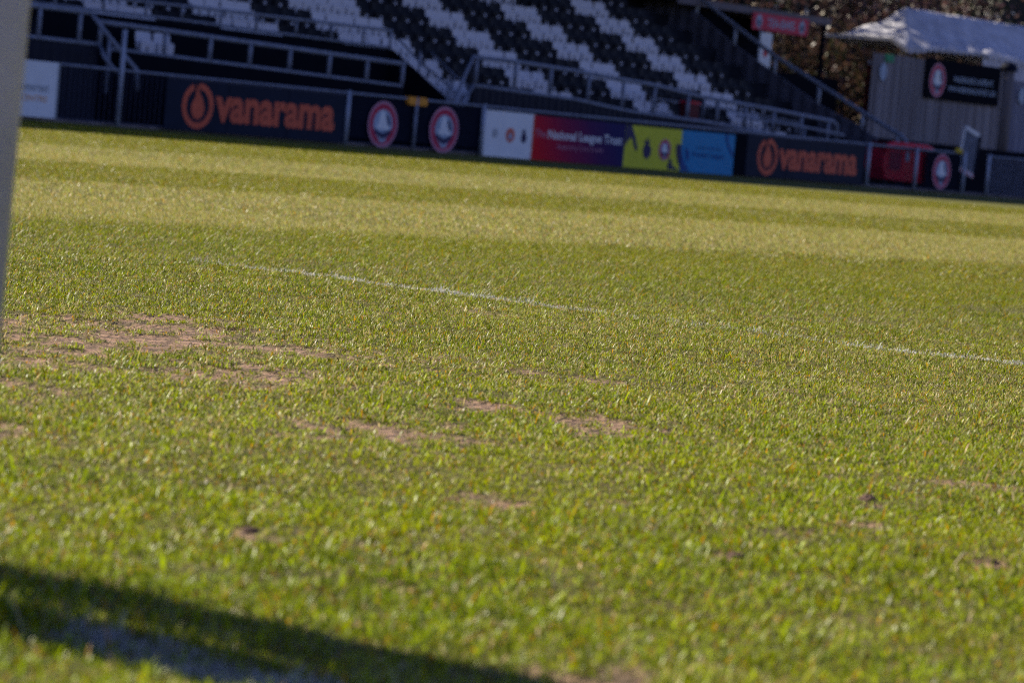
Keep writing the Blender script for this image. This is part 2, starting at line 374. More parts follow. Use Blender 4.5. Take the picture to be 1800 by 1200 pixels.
def blades(x, y, length, width, segs):
    n = len(x); B = bare(x, y)
    clump = vnoise(x, y, 51, .05); clump2 = vnoise(x, y, 52, .22); big = vnoise(x, y, 53, 1.3)
    keep = rng.random(n) > B * .97
    keep &= rng.random(n) < (.45 + .75 * clump)
    x, y, B, clump, clump2, big = [q[keep] for q in (x, y, B, clump, clump2, big)]; n = len(x)
    z = hgt(x, y) - .003
    D = x * F0.x + y * F0.y
    L = length * (.35 + .70 * rng.random(n) + .9 * (rng.random(n) < .06)) * (.5 + .9 * clump) * (.8 + .4 * clump2) * (1 - .5 * B)
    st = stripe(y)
    # long uncut tuft at the post foot
    tuft = np.exp(-(((x - 2.31) ** 2 + (y - 2.40) ** 2) / .18 ** 2)); L = L * (1 + 1.2 * tuft)
    W = width * (.6 + .8 * rng.random(n))
    th = rng.random(n) * 2 * np.pi
    lean = .30 + 1.22 * rng.random(n)
    # the roller lays the pale bands away from and the green bands towards the stand
    ly = np.where(st > .5, 1, -1) * np.clip((D - 9) / 5, 0, 1) * .45
    dx = np.sin(lean) * np.cos(th); dy = np.sin(lean) * np.sin(th) + ly; dz = np.cos(lean)
    nn = np.sqrt(dx * dx + dy * dy + dz * dz); dx, dy, dz = dx / nn, dy / nn, dz / nn
    wa = th + np.pi / 2 + (rng.random(n) - .5) * 1.6; wx, wy = np.cos(wa), np.sin(wa)
    # colours: living greens, pale bleached blades, amber tips and straw
    k = rng.random(n)
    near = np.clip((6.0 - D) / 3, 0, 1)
    pale_p = .17 + .42 * st + .28 * (big - .45) - .16 * near + .10 * np.clip(1 - np.abs(D - 9.5) / 4.5, 0, 1) - .18 * clump  # st puts the mowing sheen into colour as extra pale blades
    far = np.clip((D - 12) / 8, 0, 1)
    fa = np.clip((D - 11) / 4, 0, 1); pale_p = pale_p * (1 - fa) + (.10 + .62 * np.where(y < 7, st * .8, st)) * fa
    g1 = np.array([.060, .105, .001]); g2 = np.array([.205, .290, .001]); g3 = np.array([.310, .280, .002])
    t = rng.random(n)[:, None]; t2 = (.5 * clump2 + .5 * rng.random(n))[:, None]
    c = g1 * (1 - t) + g2 * t; c = c * (1 - .5 * (1 - t2)) + g3 * .5 * (1 - t2)
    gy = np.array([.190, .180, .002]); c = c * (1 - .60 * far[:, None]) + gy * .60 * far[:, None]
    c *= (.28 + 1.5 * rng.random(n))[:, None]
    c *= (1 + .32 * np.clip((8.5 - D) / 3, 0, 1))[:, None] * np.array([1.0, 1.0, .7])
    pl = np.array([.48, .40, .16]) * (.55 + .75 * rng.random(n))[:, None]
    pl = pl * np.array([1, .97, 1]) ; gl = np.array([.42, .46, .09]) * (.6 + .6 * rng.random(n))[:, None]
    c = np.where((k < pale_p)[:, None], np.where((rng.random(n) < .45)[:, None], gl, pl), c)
    amb = np.array([.52, .27, .010]) * (.6 + .6 * rng.random(n))[:, None]
    c = np.where((rng.random(n) < .065)[:, None], amb, c)
    st2 = np.array([.55, .44, .27]) * (.6 + .6 * rng.random(n))[:, None]
    straw = rng.random(n) < (.075 + .45 * B)
    c = np.where(straw[:, None], st2, c)
    lp = line_paint(x, y) * (tuft < .6); pt = rng.random(n) < lp
    c = np.where(pt[:, None], np.array([.66, .66, .63]) * np.where(x < 4, .62, 1.0)[:, None] * (.75 + .35 * rng.random(n))[:, None], c)
    flat = straw & (rng.random(n) < .7); dz = np.where(flat, .12, dz); L = np.where(flat, L * 1.4, L)
    P = np.stack([x, y, z], 1); Dv = np.stack([dx, dy, dz], 1); Wv = np.stack([wx * W, wy * W, np.zeros(n)], 1)
    droop = np.stack([dx, dy, -np.ones(n) * .9], 1) * (L * (.10 + .25 * rng.random(n)))[:, None]
    Lc = L[:, None]
    if segs == 2:
        mid = P + Dv * Lc * .5; tip = P + Dv * Lc * .92 + droop
        V = np.stack([P - Wv / 2, P + Wv / 2, mid + Wv * .42, mid - Wv * .42, tip], 1).reshape(-1, 3)
        b = np.arange(n) * 5
        F = np.concatenate([np.stack([b, b + 1, b + 2], 1), np.stack([b, b + 2, b + 3], 1), np.stack([b + 3, b + 2, b + 4], 1)])
        nvb = 5
    else:
        tip = P + Dv * Lc + droop * .5
        V = np.stack([P - Wv / 2, P + Wv / 2, tip], 1).reshape(-1, 3); b = np.arange(n) * 3
        F = np.stack([b, b + 1, b + 2], 1); nvb = 3
    C = np.repeat(np.concatenate([c, np.ones((n, 1))], 1), nvb, 0)
    return V, F, C

parts = []
def zone(d0, d1, dens, marg, length, width, segs):
    x, y = sample(d0, d1, dens, marg)
    k = (y < YF - .05); parts.append(blades(x[k], y[k], length, width, segs))
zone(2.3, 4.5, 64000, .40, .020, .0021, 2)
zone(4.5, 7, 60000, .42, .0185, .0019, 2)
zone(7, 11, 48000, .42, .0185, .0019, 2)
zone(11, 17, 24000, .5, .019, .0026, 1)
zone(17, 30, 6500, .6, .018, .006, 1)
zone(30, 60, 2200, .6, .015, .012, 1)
off = 0; VV, FF, CC = [], [], []
for V_, F_, C_ in parts: VV.append(V_); FF.append(F_ + off); CC.append(C_); off += len(V_)
V_ = np.concatenate(VV); F_ = np.concatenate(FF); C_ = np.concatenate(CC)
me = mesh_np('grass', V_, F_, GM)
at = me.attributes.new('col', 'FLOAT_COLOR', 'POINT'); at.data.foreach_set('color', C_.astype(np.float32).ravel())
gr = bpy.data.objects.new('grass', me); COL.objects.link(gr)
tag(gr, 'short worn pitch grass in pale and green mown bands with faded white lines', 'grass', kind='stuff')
print('grass tris', len(F_)); del parts, VV, FF, CC, V_, F_, C_

# ------------------------------------------------------------------ goal (its right-hand post is what the frame shows)
GP = (2.4945, 9.81)
g = thing('football_goal', (GOAL_X, GP[0], 0), 'white round goalpost at the left edge, its shadow lying along the goal line', 'goal')
for yy in GP: MB().tube([(GOAL_X, yy, -.02), (GOAL_X + .013, yy - .017, 2.42)], .088, 24).build('goalpost', M['goal'], g, True)
MB().tube([(GOAL_X, GP[0] - .06, 2.5), (GOAL_X, GP[1] + .06, 2.5)], .088, 24).build('crossbar', M['goal'], g, True)  # bar and posts thickened so their cast shadows join
for yy in GP:
    MB().tube([(GOAL_X - .05, yy, 2.47), (GOAL_X - .8, yy, 2.45), (GOAL_X - 1.5, yy, 1.0), (GOAL_X - 1.8, yy, .03)], .016, 8).build('net_support', M['post'], g, True)

# loose soil clods kicked up on the turf
for i_, (x_, y_, r_, lab_) in enumerate([(4.44, 2.67, .016, 'small dark soil clod on the turf right of centre'), (3.60, 1.93, .014, 'dark soil clod on the turf near the lower right edge'),
                              (3.57, 2.33, .014, 'small brown soil clod on the turf below the centre right'), (3.07, 2.70, .012, 'small brown soil clod on the turf above the goalpost shadow'),
                              (3.94, 2.17, .010, 'flat brown soil clod on the turf towards the right edge'), (4.25, 3.0, .010, 'tiny dark soil clod on the turf beside the worn centre patch')]):
    vs = []; fs = []
    for a in range(5):
        for k in range(9):
            t = a / 4 * math.pi / 2; rr = .6 * r_ * math.cos(t) * (1.1 + .35 * random.random()); p_ = k / 9 * 2 * math.pi
            vs.append((x_ + rr * math.cos(p_) * 1.5, y_ + rr * math.sin(p_), r_ * .55 * math.sin(t) + .003 + random.random() * .002))
    for a in range(4):
        for k in range(9): fs.append((a * 9 + k, a * 9 + (k + 1) % 9, (a + 1) * 9 + (k + 1) % 9, (a + 1) * 9 + k))
    tag(MB().add(vs, fs).build('soil_clod', M['clod']), lab_, 'soil clod', 'soil clods on the turf')

# ------------------------------------------------------------------ perimeter fence
fe = thing('perimeter_fence', (47.6, YF, 0), 'grey steel pitch fence with round posts, top rail and thin upright bars', 'fence')
posts = [43.1, 47.6, 54.40, 56.65, 59.0, 75.15, 77.54, 80.05, 81.35, 83.8, 86.2]
MB().tube([(40, YF, 1.08), (80.0, YF, 1.08)], .028).build('top_rail', M['rail'], fe, True)
MB().tube([(81.4, YF, 1.08), (92, YF, 1.08)], .028).build('top_rail', M['rail'], fe, True)
for x in posts:
    hi = 1.86 if abs(x - 47.6) < .01 else 1.13
    MB().tube([(x, YF - .055, 0), (x, YF - .055, hi)], .05 if x != 56.65 else .04, 12).build('post', M['post'] if x != 56.65 else M['rail'], fe, True)
def bars(x0, x1, step, r=.007, y=YF):
    b = MB(); x = x0
    while x < x1: b.box(x - r, x + r, y - r, y + r, .08, 1.06); x += step
    return b
bars(46.0, 48.9, .14).build('upright_bars', M['bars'], fe)
bars(54.5, 59.0, .12, .006).build('upright_bars', M['navy'], fe)
bars(75.3, 80.0, .11).build('upright_bars', M['navy'], fe)
bars(81.4, 92.0, .13, .013).build('upright_bars', M['meshbars'], fe)
bars(40.0, 42.5, .14).build('upright_bars', M['bars'], fe)
MB().box(40, 92, YF - .012, YF + .012, .045, .075).build('bottom_rail', M['bars'], fe)

# ------------------------------------------------------------------ advertising boards
def board(x0, x1, z0, z1, m, label, y=YF - .045, name='advertising_board', cat='advert board', group=None, th=.02):
    o = thing(name, ((x0 + x1) / 2, y, z0), label, cat, group)
    MB().box(x0, x1, y, y + th, z0, z1).build('panel', m, o)
    return o
def joints(o, xs_, y, z0, z1):
    for x in xs_: MB().box(x - .008, x + .008, y - .002, y - .0005, z0, z1).build('panel_joint', M['black'], o)
def fab(name, polys, y, m, parent, th=.003):
    b = MB()
    for p in polys: b.prism_y(p, y - th, y)
    return b.build(name, m, parent)

def van_board(x0, label):
    y = YF - .045; o = board(x0, x0 + 5.45, .02, 1.04, M['board'], label, group='dark boards with orange lettering')
    joints(o, (x0 + 1.82, x0 + 3.63), y, .03, 1.03)
    MB().box(x0, x0 + 5.45, y - .012, y - .001, 1.02, 1.045).build('edge_strip', M['bars'], o)
    cx, cz = x0 + .93, .53
    b = MB(); b.ring_y(cx, cz, .335, .455, y - .004, y, 44, math.radians(112), math.radians(112 + 336))
    b.build('ring_emblem', M['orange'], o)
    drop = [(cx - .06, cz + .43), (cx - .02, cz + .40), (cx + .03, cz + .25), (cx + .13, cz + .13), (cx + .19, cz - .02), (cx + .17, cz - .16),
            (cx + .09, cz - .25), (cx - .02, cz - .27), (cx - .13, cz - .22), (cx - .19, cz - .10), (cx - .18, cz + .04), (cx - .10, cz + .16), (cx - .07, cz + .30)]
    fab('drop_emblem', [drop], y - .004, M['orange'], o)
    text('vanarama', x0 + 3.27, .50, 3.68, .52, y - .006, M['orange'], o, bold=.038)
    return o
van_board(48.9, 'dark navy board reading vanarama, the wider-looking one left of the round crests')
van_board(69.52, 'dark navy board reading vanarama, between the blue board and the red bin')

def crest(parent, cx, cz, r, y, sx=1.0):
    """round club crest: pale rim, red ring, pale field with a black and white bird over water"""
    fab('rim', [disc(cx, cz, r, 44, sx)], y, M['pinkprint'], parent)
    MB().ring_y(cx, cz, r * .66, r * .88, y - .005, y - .003, 44, sx=sx).build('red_ring', M['crestred'], parent)
    fab('field', [disc(cx, cz, r * .64, 36, sx)], y - .004, M['skyprint'], parent)
    P = lambda q: [(cx + sx * r * a, cz + r * b_) for a, b_ in q]
    fab('black_shape', [P([(-.58, -.18), (-.30, -.30), (.0, -.40), (.28, -.30), (.58, -.18), (.52, -.42), (.26, -.56), (0, -.62), (-.26, -.54), (-.52, -.40)]),
                        P([(.22, .46), (.40, .30), (.50, .02), (.36, -.10), (.30, .14), (.20, .30)])], y - .007, M['navyprint'], parent)
    fab('white_shape', [P([(-.14, .58), (.06, .56), (.16, .30), (.24, .04), (.50, -.14), (.30, -.24), (.02, -.20), (-.20, -.24), (-.44, -.14), (-.28, .08), (-.24, .36)])], y - .007, M['white'], parent)
    fab('water_shape', [P([(-.30, -.60), (0, -.66), (.30, -.60), (.16, -.78), (-.16, -.78)])], y - .010, M['skyprint'], parent)

for cx, lab, sz in ((55.60, 'round red and white club crest on the fence, left of the orange pad', .49), (57.68, 'round red and white club crest on the fence, right of the orange pad', .50), (78.92, 'round red and white club crest on the fence beside the red bin', .47)):
    o = thing('club_crest', (cx, YF - .03, .02), lab, 'crest sign', 'round crests on the fence')
    crest(o, cx, .49 if cx < 70 else .55, sz, YF - .034)
# dark sheet behind the two crests and by the bin
for x0, x1, lab in ((54.5, 58.95, 'black windbreak sheet behind the two round crests'), (78.2, 79.95, 'black windbreak sheet behind the crest beside the red bin')):
    o = tag(MB().box(x0, x1, YF + .02, YF + .03, .16, 1.04).build('windbreak_sheet', M['navy']), lab, 'sheet', 'windbreak sheets')

# white board at the far left
o = board(43.4, 45.95, .05, 1.10, M['white'], 'plain white board with small grey and orange words, beside the goalpost')
MB().box(45.90, 45.95, YF - .050, YF - .046, .05, 1.10).build('edge_trim', M['greyprint'], o)
text('somerset', 45.27, .60, .86, .14, YF - .049, M['greyprint'], o, bold=.01)
text('CENTRE', 45.32, .40, .70, .11, YF - .049, M['orangerail'], o)
fab('arrow_mark', [[(44.3, .55), (44.62, .82), (44.92, .55), (44.62, .28)]], YF - .049, M['navyprint'], o)

# white board with three emblems
o = board(59.08, 60.87, .0, 1.01, M['white'], 'white board with three small emblems, left of the red trust board')
y = YF - .049
MB().ring_y(59.46, .52, .07, .10, y - .003, y, 24).ring_y(59.46, .52, .0, .04, y - .003, y, 16).build('grey_emblem', M['greyprint'], o)
fab('orange_emblem', [disc(60.02, .50, .16, 30)], y, M['orange'], o)
fab('orange_emblem_mark', [[(59.93, .46), (60.02, .58), (60.11, .46), (60.02, .38)]], y - .004, M['skyprint'], o)
lion = [(-.10, -.16), (.02, -.22), (.13, -.12), (.14, .02), (.05, .08), (.09, .16), (.03, .15), (.0, .25), (-.04, .15), (-.12, .18), (-.07, .08), (-.14, .0)]
fab('lion_emblem', [[(60.52 + a * .75, .50 + b_ * .75) for a, b_ in lion]], y, M['navyprint'], o)
MB().box(60.83, 60.87, y - .004, y - .001, .0, 1.0).build('orange_edge', M['orange'], o)

# trust board: print runs from red through purple to navy
gmz = bpy.data.materials.new('trust_print'); gmz.use_nodes = True
n = gmz.node_tree.nodes; l = gmz.node_tree.links
tc = n.new('ShaderNodeNewGeometry'); sp = n.new('ShaderNodeSeparateXYZ'); l.new(tc.outputs['Position'], sp.inputs[0])
mr = n.new('ShaderNodeMapRange'); mr.inputs['From Min'].default_value = 60.87; mr.inputs['From Max'].default_value = 64.4
mz = n.new('ShaderNodeMath'); mz.operation = 'MULTIPLY_ADD'; mz.inputs[1].default_value = .6; l.new(sp.outputs[2], mz.inputs[0]); l.new(sp.outputs[0], mz.inputs[2])
l.new(mz.outputs[0], mr.inputs['Value']); cr = n.new('ShaderNodeValToRGB'); l.new(mr.outputs[0], cr.inputs[0])
e = cr.color_ramp.elements; e[0].position = .08; e[0].color = (.62, .006, .02, 1); e[1].position = 1.0; e[1].color = (.018, .014, .10, 1)
k = e.new(.45); k.color = (.22, .008, .06, 1); k = e.new(.75); k.color = (.06, .010, .085, 1)
l.new(cr.outputs[0], n['Principled BSDF'].inputs['Base Color']); n['Principled BSDF'].inputs['Roughness'].default_value = .5; n['Principled BSDF'].inputs['Specular IOR Level'].default_value = .08
o = board(60.872, 64.39, .0, .99, gmz, 'red to navy board reading The National League Trust')
text('The', 61.13, .60, .42, .17, YF - .049, M['pinkprint'], o)
text('National League Trust', 62.85, .57, 2.85, .26, YF - .049, M['white'], o, bold=.018)
text('Supporting Communities', 62.68, .33, 1.75, .13, YF - .049, M['pinkprint'], o)

# yellow and blue boards
o = board(64.392, 66.70, .0, .98, M['yellowprint'], 'yellow board with navy hands, a lion emblem and a small crest')
y = YF - .049
for q_ in ([(64.40, .98), (64.62, .98), (64.80, .70), (64.92, .45), (64.86, .38), (64.74, .52), (64.70, .62), (64.60, .70), (64.50, .60), (64.40, .48)],
           [(66.70, .10), (66.70, .62), (66.56, .66), (66.47, .58), (66.52, .34), (66.60, .22)], [(66.70, .03), (66.40, .03), (66.18, .03), (66.24, .30), (66.34, .26), (66.38, .12)]): fab('hand_print', [q_], y, M['navyprint'], o)
fab('lion_emblem', [[(65.30 + a * 1.25, .47 + b_ * 1.15) for a, b_ in lion]], y, M['navyprint'], o)
crest(o, 66.02, .48, .25, y)
o = board(66.702, 68.96, -.0, .985, M['blueprint'], 'bright blue board with dark hand shapes and two lines of dark text')
for q_ in ([(66.71, .02), (66.71, .55), (66.78, .36), (66.88, .22), (67.02, .10), (67.08, .02)], [(66.86, .58), (67.02, .52), (67.06, .34), (66.98, .22), (66.90, .38)],
                   [(68.52, .985), (68.62, .985), (68.66, .80), (68.80, .64), (68.90, .56), (68.95, .42), (68.84, .48), (68.70, .62), (68.56, .80)]): fab('hand_print', [q_], y, M['darkblueprint'], o)
text('proud to be supported by', 67.88, .60, 1.05, .09, y - .001, M['darkblueprint'], o)
text('Premier League', 67.86, .42, 1.35, .15, y - .001, M['darkblueprint'], o, bold=.02)
tag(MB().box(68.97, 69.50, YF - .03, YF - .02, .02, 1.02).build('blank_board', M['black']), 'narrow black blank board between the blue board and the vanarama board', 'board')

# things lying on the fence
tag(MB().prism_y([(56.36, .98), (56.40, .95), (56.95, .95), (57.0, .98), (57.0, 1.09), (56.95, 1.13), (56.40, 1.13), (56.36, 1.09)], YF - .08, YF + .08).build('foam_pad', M['orangerail'], bevel=.015),
    'small orange foam pad wrapped on the fence rail between the round crests', 'pad')
tag(MB().tube([(79.62, YF, 1.12), (79.72, YF, 1.15), (79.86, YF, 1.13), (79.96, YF, 1.10)], [.05, .085, .075, .04], 12).build('yellow_bag', M['yellow'], smooth=True),
    'small yellow bag hanging on the fence rail beside the white framed panel', 'bag')

# ------------------------------------------------------------------ seated stand
st = thing('seating_stand', (65, 50, 0), 'dark terraced stand with front wall, profiled side wall and roof above the seats', 'stand')
XS0, XS1 = 60.9, 78.3
DY, DZ, YB0, ZT0 = .87, .43, 48.63, 1.62             # row pitch, rise, first seat back, its top edge
rows = MB()
for k in range(-1, 11):
    zf = ZT0 - .82 + DZ * k; y0 = YB0 + DY * k - .60
    x0 = 59.86 if k < 2 else 34.0
    rows.box(x0, XS1, y0, y0 + DY, -.0, zf)
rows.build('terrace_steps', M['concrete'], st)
low = [(60.2, 1.50), (64.1, 1.43), (66.2, 1.30), (69.6, 1.21), (73.8, 1.02), (77.0, .90)]
MB().prism_y([(60.2, 0.0), (77.0, 0.0)] + low[::-1], 47.42, 47.52).build('front_wall', M['cladX'], st)
MB().prism_y([(48.8, 0), (57.9, 0), (57.75, 1.33), (52.8, 1.41), (48.9, 1.47)], 47.42, 47.52).build('front_wall', M['black'], st)
MB().prism_y([(34, 0), (48.1, 0), (48.1, 1.50), (34, 1.54)], 47.3, 47.4).build('front_wall', M['cladX'], st)
# parapet of the upper left block, with its side cheek going down beside the aisle
MB().prism_y([(34, .0), (59.84, .0), (59.84, 2.19), (34, 2.28)], 49.55, 49.65).build('parapet', M['black'], st)
MB().prism_x([(49.54, 0), (49.54, 2.19), (48.7, 1.70), (47.9, 1.22), (47.85, 0)], 59.74, 59.84).build('cheek_wall', M['black'], st)
# right side wall of profiled sheet
MB().prism_x([(47.9, 0), (47.9, 1.28), (48.5, 1.58), (49.83, 2.07), (51.3, 2.81), (52.65, 3.48), (54.3, 4.46), (58, 6.3), (58, 0)], 78.3, 78.4).build('side_wall', M['cladY'], st)
MB().prism_y([(34, 0), (78.4, 0), (78.4, 9.5), (34, 9.5)], 58.0, 58.15).build('rear_wall', M['navy'], st)
MB().prism_x([(47.6, 10.9), (58.3, 9.4), (58.3, 9.5), (47.6, 11.1)], 28.0, 90.0).build('roof', M['roofm'], st)  # unseen; carried on past the side wall to block sun there
for x in (36, 44, 52, 60, 68, 76):
    MB().tube([(x, 57.8, 0), (x, 57.8, 9.4)], .11, 10).build('column', M['navy'], st)

# seats ---------------------------------------------------------
def seat_meshes():
    W = .236
    def shell(pts, w0, th, name, m):       # pts: (y, z, halfwidth scale) profile bottom to top
        b = MB(); nx = 6
        for (ya, za, wa), (yb, zb, wb) in zip(pts[:-1], pts[1:]):
            for i in range(nx):
                u0 = -1 + 2 * i / nx; u1 = -1 + 2 * (i + 1) / nx
                cv = lambda u: -.035 * u * u
                q = [(u0 * w0 * wa, ya + cv(u0), za), (u1 * w0 * wa, ya + cv(u1), za), (u1 * w0 * wb, yb + cv(u1), zb), (u0 * w0 * wb, yb + cv(u0), zb)]
                qb = [(a, b_ + th, c_) for a, b_, c_ in q]
                b.add(q + qb, [(0, 1, 2, 3), (7, 6, 5, 4), (0, 4, 5, 1), (2, 6, 7, 3), (0, 3, 7, 4), (1, 5, 6, 2)])
        return b.mesh(name, m, False)
    out = {}
    for key, m, pm in (('w', M['seatw'], M['seatb']), ('b', M['seatb'], M['plate'])):
        back = shell([(-.04, .45, .96), (-.02, .60, 1.0), (.0, .76, 1.0), (.005, .80, .96), (.006, .825, .86)], W, .018, 'backrest', m)
        pan = shell([(-.13, .33, .84), (-.16, .39, .96), (-.16, .60, .99), (-.145, .64, .92)], W * .97, .03, 'seat_pan', m)
        br = MB().box(-.03, .03, -.10, .02, .02, .50).box(-.16, .16, -.12, -.06, .36, .40).mesh('bracket', M['black'])
        s = .040 if key == 'b' else .028
        pl = MB().prism_y([(-s, .47 - .03), (s, .47 - .03), (s, .47 + .035), (-s, .47 + .035)], -.172, -.162).mesh('pan_mark', pm)  # small contrasting rectangle on the pan front
        out[key] = (back, pan, br, pl)
    return out
SM = seat_meshes()
def project(x, y, z):
    d = Vector((x, y, z - CAM_H)); dd = d.dot(FW)
    return 900 + 5990 * d.dot(RT) / dd, 600 - 5990 * d.dot(UP2) / dd
seatlist = []
def seat(x, k, key, where, yb=None, zt=None):
    yb = YB0 + DY * k if yb is None else yb; zt = ZT0 + DZ * k if zt is None else zt
    u, vv = project(x, yb, zt - .5)
    if u < -60 or u > 1860 or vv < -40: return
    seatlist.append((x, yb, zt - .82, key, where))
for k in range(-1, 9):
    for i in range(30):
        x = 61.15 + .51 * i
        if x > 75.5: break
        key = 'w' if (x - 63.70) % 4.08 < 2.0 else 'b'
        seat(x, k, key, 'right')
for k in range(0, 3):
    for x in (60.07, 60.6): seat(x, k, 'w', 'mid') if k < 2 else None
for k in range(2, 9):
    for i in range(26):
        x = 60.6 - .51 * i
        if k > 4 or x < 45: pass
        key = 'w' if (x - 54.8) % 4.08 < 2.0 else 'b'
        seat(x, k, key, 'left')
for x, key in ((46.3, 'b'), (46.8, 'b'), (47.3, 'b'), (47.8, 'b'), (51.2, 'w'), (51.71, 'w')): seat(x, 0, key, 'front', 49.1, 1.95)
TXT = {('w', 'right'): ('white tip-up seat in the striped block right of the aisle', 'white seats right of the aisle'),
       ('b', 'right'): ('black tip-up seat with a small pale mark on the pan, in the striped block right of the aisle', 'black seats right of the aisle'),
       ('w', 'mid'): ('white tip-up seat at the low end of the aisle between the two blocks', 'white seats at the aisle foot'),
       ('w', 'left'): ('white tip-up seat above the dark parapet in the upper left block', 'white seats in the upper left block'),
       ('b', 'left'): ('black tip-up seat above the dark parapet in the upper left block', 'black seats in the upper left block'),
       ('w', 'front'): ('white tip-up seat alone on the low left platform behind the rail', 'white seats on the low platform'),
       ('b', 'front'): ('black tip-up seat on the low left platform behind the rail end', 'black seats on the low platform')}
first = {}
for x, y, z, key, wh in seatlist:
    lab, grp = TXT[(key, wh)]
    r = bpy.data.objects.new('white_seat' if key == 'w' else 'black_seat', None); COL.objects.link(r)
    r.location = (x, y, z); r.rotation_euler = (random.uniform(-.03, .03), 0, random.uniform(-.05, .05)); r.empty_display_size = .1
    tag(r, lab, 'seat', grp)
    for nm, me_ in zip(('backrest', 'seat_pan', 'bracket', 'pan_mark'), SM[key]):
        c_ = bpy.data.objects.new(nm, me_); COL.objects.link(c_); c_.parent = r
print('seats', len(seatlist), sum(s[3] == 'w' for s in seatlist))

# railings ------------------------------------------------------
def railing(top, bottom, xs, y, label, r=.052, extra=None):
    """flat panel railing on plane y: polylines of (x,z) for the two rails and the posts between them"""
    o = thing('railing', (xs[0], y, 0), label, 'railing')
    zi = lambda pl, x: float(np.interp(x, [p[0] for p in pl], [p[1] for p in pl]))
    MB().tube([(a, y, b_) for a, b_ in top], r).build('top_rail', M['rail'], o, True)
    if bottom: MB().tube([(a, y, b_) for a, b_ in bottom], r * .85).build('lower_rail', M['rail'], o, True)
    for x in xs:
        MB().tube([(x, y, zi(bottom, x) if bottom else .05), (x, y, zi(top, x))], r * .9).build('post', M['rail'], o, True)
    return o
railing([(48.21, 2.00), (50.5, 1.965), (53.8, 1.905), (57.77, 1.84)], [(48.6, 1.49), (52.8, 1.43), (57.70, 1.35)],
        [48.3, 50.15, 51.5, 52.72, 53.97, 55.25, 56.5, 57.72], 47.47, 'grey railing of square panels along the low left platform')
railing([(44, 2.56), (50, 2.57), (54, 2.60), (59.7, 2.61)], [(44, 2.30), (52.9, 2.29), (59.7, 2.22)],
        [46.2, 47.6, 49.0, 50.4, 51.65, 52.75, 53.95, 55.1, 56.4, 57.6, 58.7, 59.65], 49.5, 'grey railing on top of the dark parapet of the upper left block', r=.036)
railing([(43, 2.18), (46.33, 2.156), (47.87, 2.15)], [(43, 1.58), (46.39, 1.56), (48.18, 1.55)], [44.2, 45.4, 46.5, 47.6], 47.35, 'short grey railing beside the goalpost, at the head of the left steps')
railing([(60.15, 2.17), (61.6, 2.175), (64.0, 2.12), (67.3, 2.0), (69.27, 1.855), (72.5, 1.73), (75.4, 1.60), (75.63, 1.50), (75.66, 1.15)], [(60.24, 1.54), (64.13, 1.463), (66.2, 1.32), (69.6, 1.243), (73.8, 1.044), (75.66, .99)],
        [60.3, 61.75, 63.1, 64.6, 66.0, 67.3, 68.75, 70.05, 71.3, 72.6, 73.9, 75.2], 47.47, 'long grey railing along the front wall of the right block')
railing([(67.9, 1.70), (71, 1.63), (74.6, 1.47)], [(67.9, 1.36), (71, 1.27), (74.6, 1.10)], [68, 70.2, 72.4, 74.5], 48.0, 'inner grey railing running behind the long front rail', r=.026)
railing([(70.1, 1.46), (73.0, 1.37), (75.1, 1.26)], None, [71.4, 73.2], 46.9, 'grey rail in front of the long front railing, ending at a fence post', r=.036)
# stair handrails
def handrail(path, legs, label, r=.045, second=None):
    o = thing('handrail', (path[0][0], path[0][1], 0), label, 'handrail')
    MB().tube(path, r).build('rail', M['rail'], o, True)
    if second: MB().tube(second, r * .9).build('lower_rail', M['rail'], o, True)
    for a, b_ in legs: MB().tube([a, b_], r * .9).build('post', M['rail'], o, True)
    return o
handrail([(60.15, 47.47, 2.17), (59.55, 47.2, 1.70), (58.95, 46.9, 1.18), (58.75, 46.8, 1.00)], [((59.0, 46.9, 0), (59.0, 46.9, 1.2))],
         'grey handrail sloping down left to the fence at the foot of the aisle', second=[(60.24, 47.47, 1.54), (59.6, 47.2, 1.12), (58.9, 46.9, .66), (58.6, 46.8, .62)])
handrail([(59.92, 49.5, 2.45), (59.92, 48.75, 1.93), (59.92, 47.95, 1.50), (59.92, 47.6, 1.25), (59.92, 47.58, .9)], [((59.9, 48.8, 0.8), (59.9, 48.8, 2.2)), ((59.9, 47.9, 0.2), (59.9, 47.9, 1.65))],
         'grey handrail running down beside the dark cheek wall of the aisle', r=.028)
handrail([(61.0, 49.4, 2.25), (60.8, 48.5, 1.75), (60.6, 47.8, 1.45)], [((60.8, 48.5, .8), (60.8, 48.5, 1.75))], 'short dark grey handrail on the right of the aisle steps', r=.026)
handrail([(47.87, 47.35, 2.15), (48.2, 47.1, 1.70), (48.5, 46.85, 1.30), (48.66, 46.75, 1.12), (48.68, 46.72, .72)], [((48.2, 47.1, 0.6), (48.2, 47.1, 1.7))],
         'grey handrail sloping down right behind the tall fence post', second=[(48.18, 47.35, 1.55), (48.0, 47.0, 1.30), (48.2, 46.8, 1.0)])
zr = [(46.98, 1.05), (46.98, 1.28), (47.15, 1.40), (48.42, 1.95), (49.9, 2.62), (51.35, 3.27), (52.7, 4.0), (53.86, 4.66), (57.5, 6.45)]
o = thing('handrail', (78.4, 47.0, 0), 'long grey handrail climbing the side wall of the stand at its right end', 'handrail')
MB().tube([(78.36, a, b_) for a, b_ in zr], .062).build('rail', M['rail'], o, True)
wt = [(47.0, .3), (47.9, 1.28), (48.5, 1.58), (49.83, 2.07), (51.3, 2.81), (52.65, 3.48), (54.3, 4.46), (58, 6.3)]
for a in (47.25, 48.40, 49.85, 51.35, 52.75, 54.1):
    zt = float(np.interp(a, [p[0] for p in zr[2:]], [p[1] for p in zr[2:]])); zb = float(np.interp(a, [p[0] for p in wt], [p[1] for p in wt])) - .1
    MB().tube([(78.36, a, zb), (78.36, a, zt)], .055).build('post', M['post'], o, True)
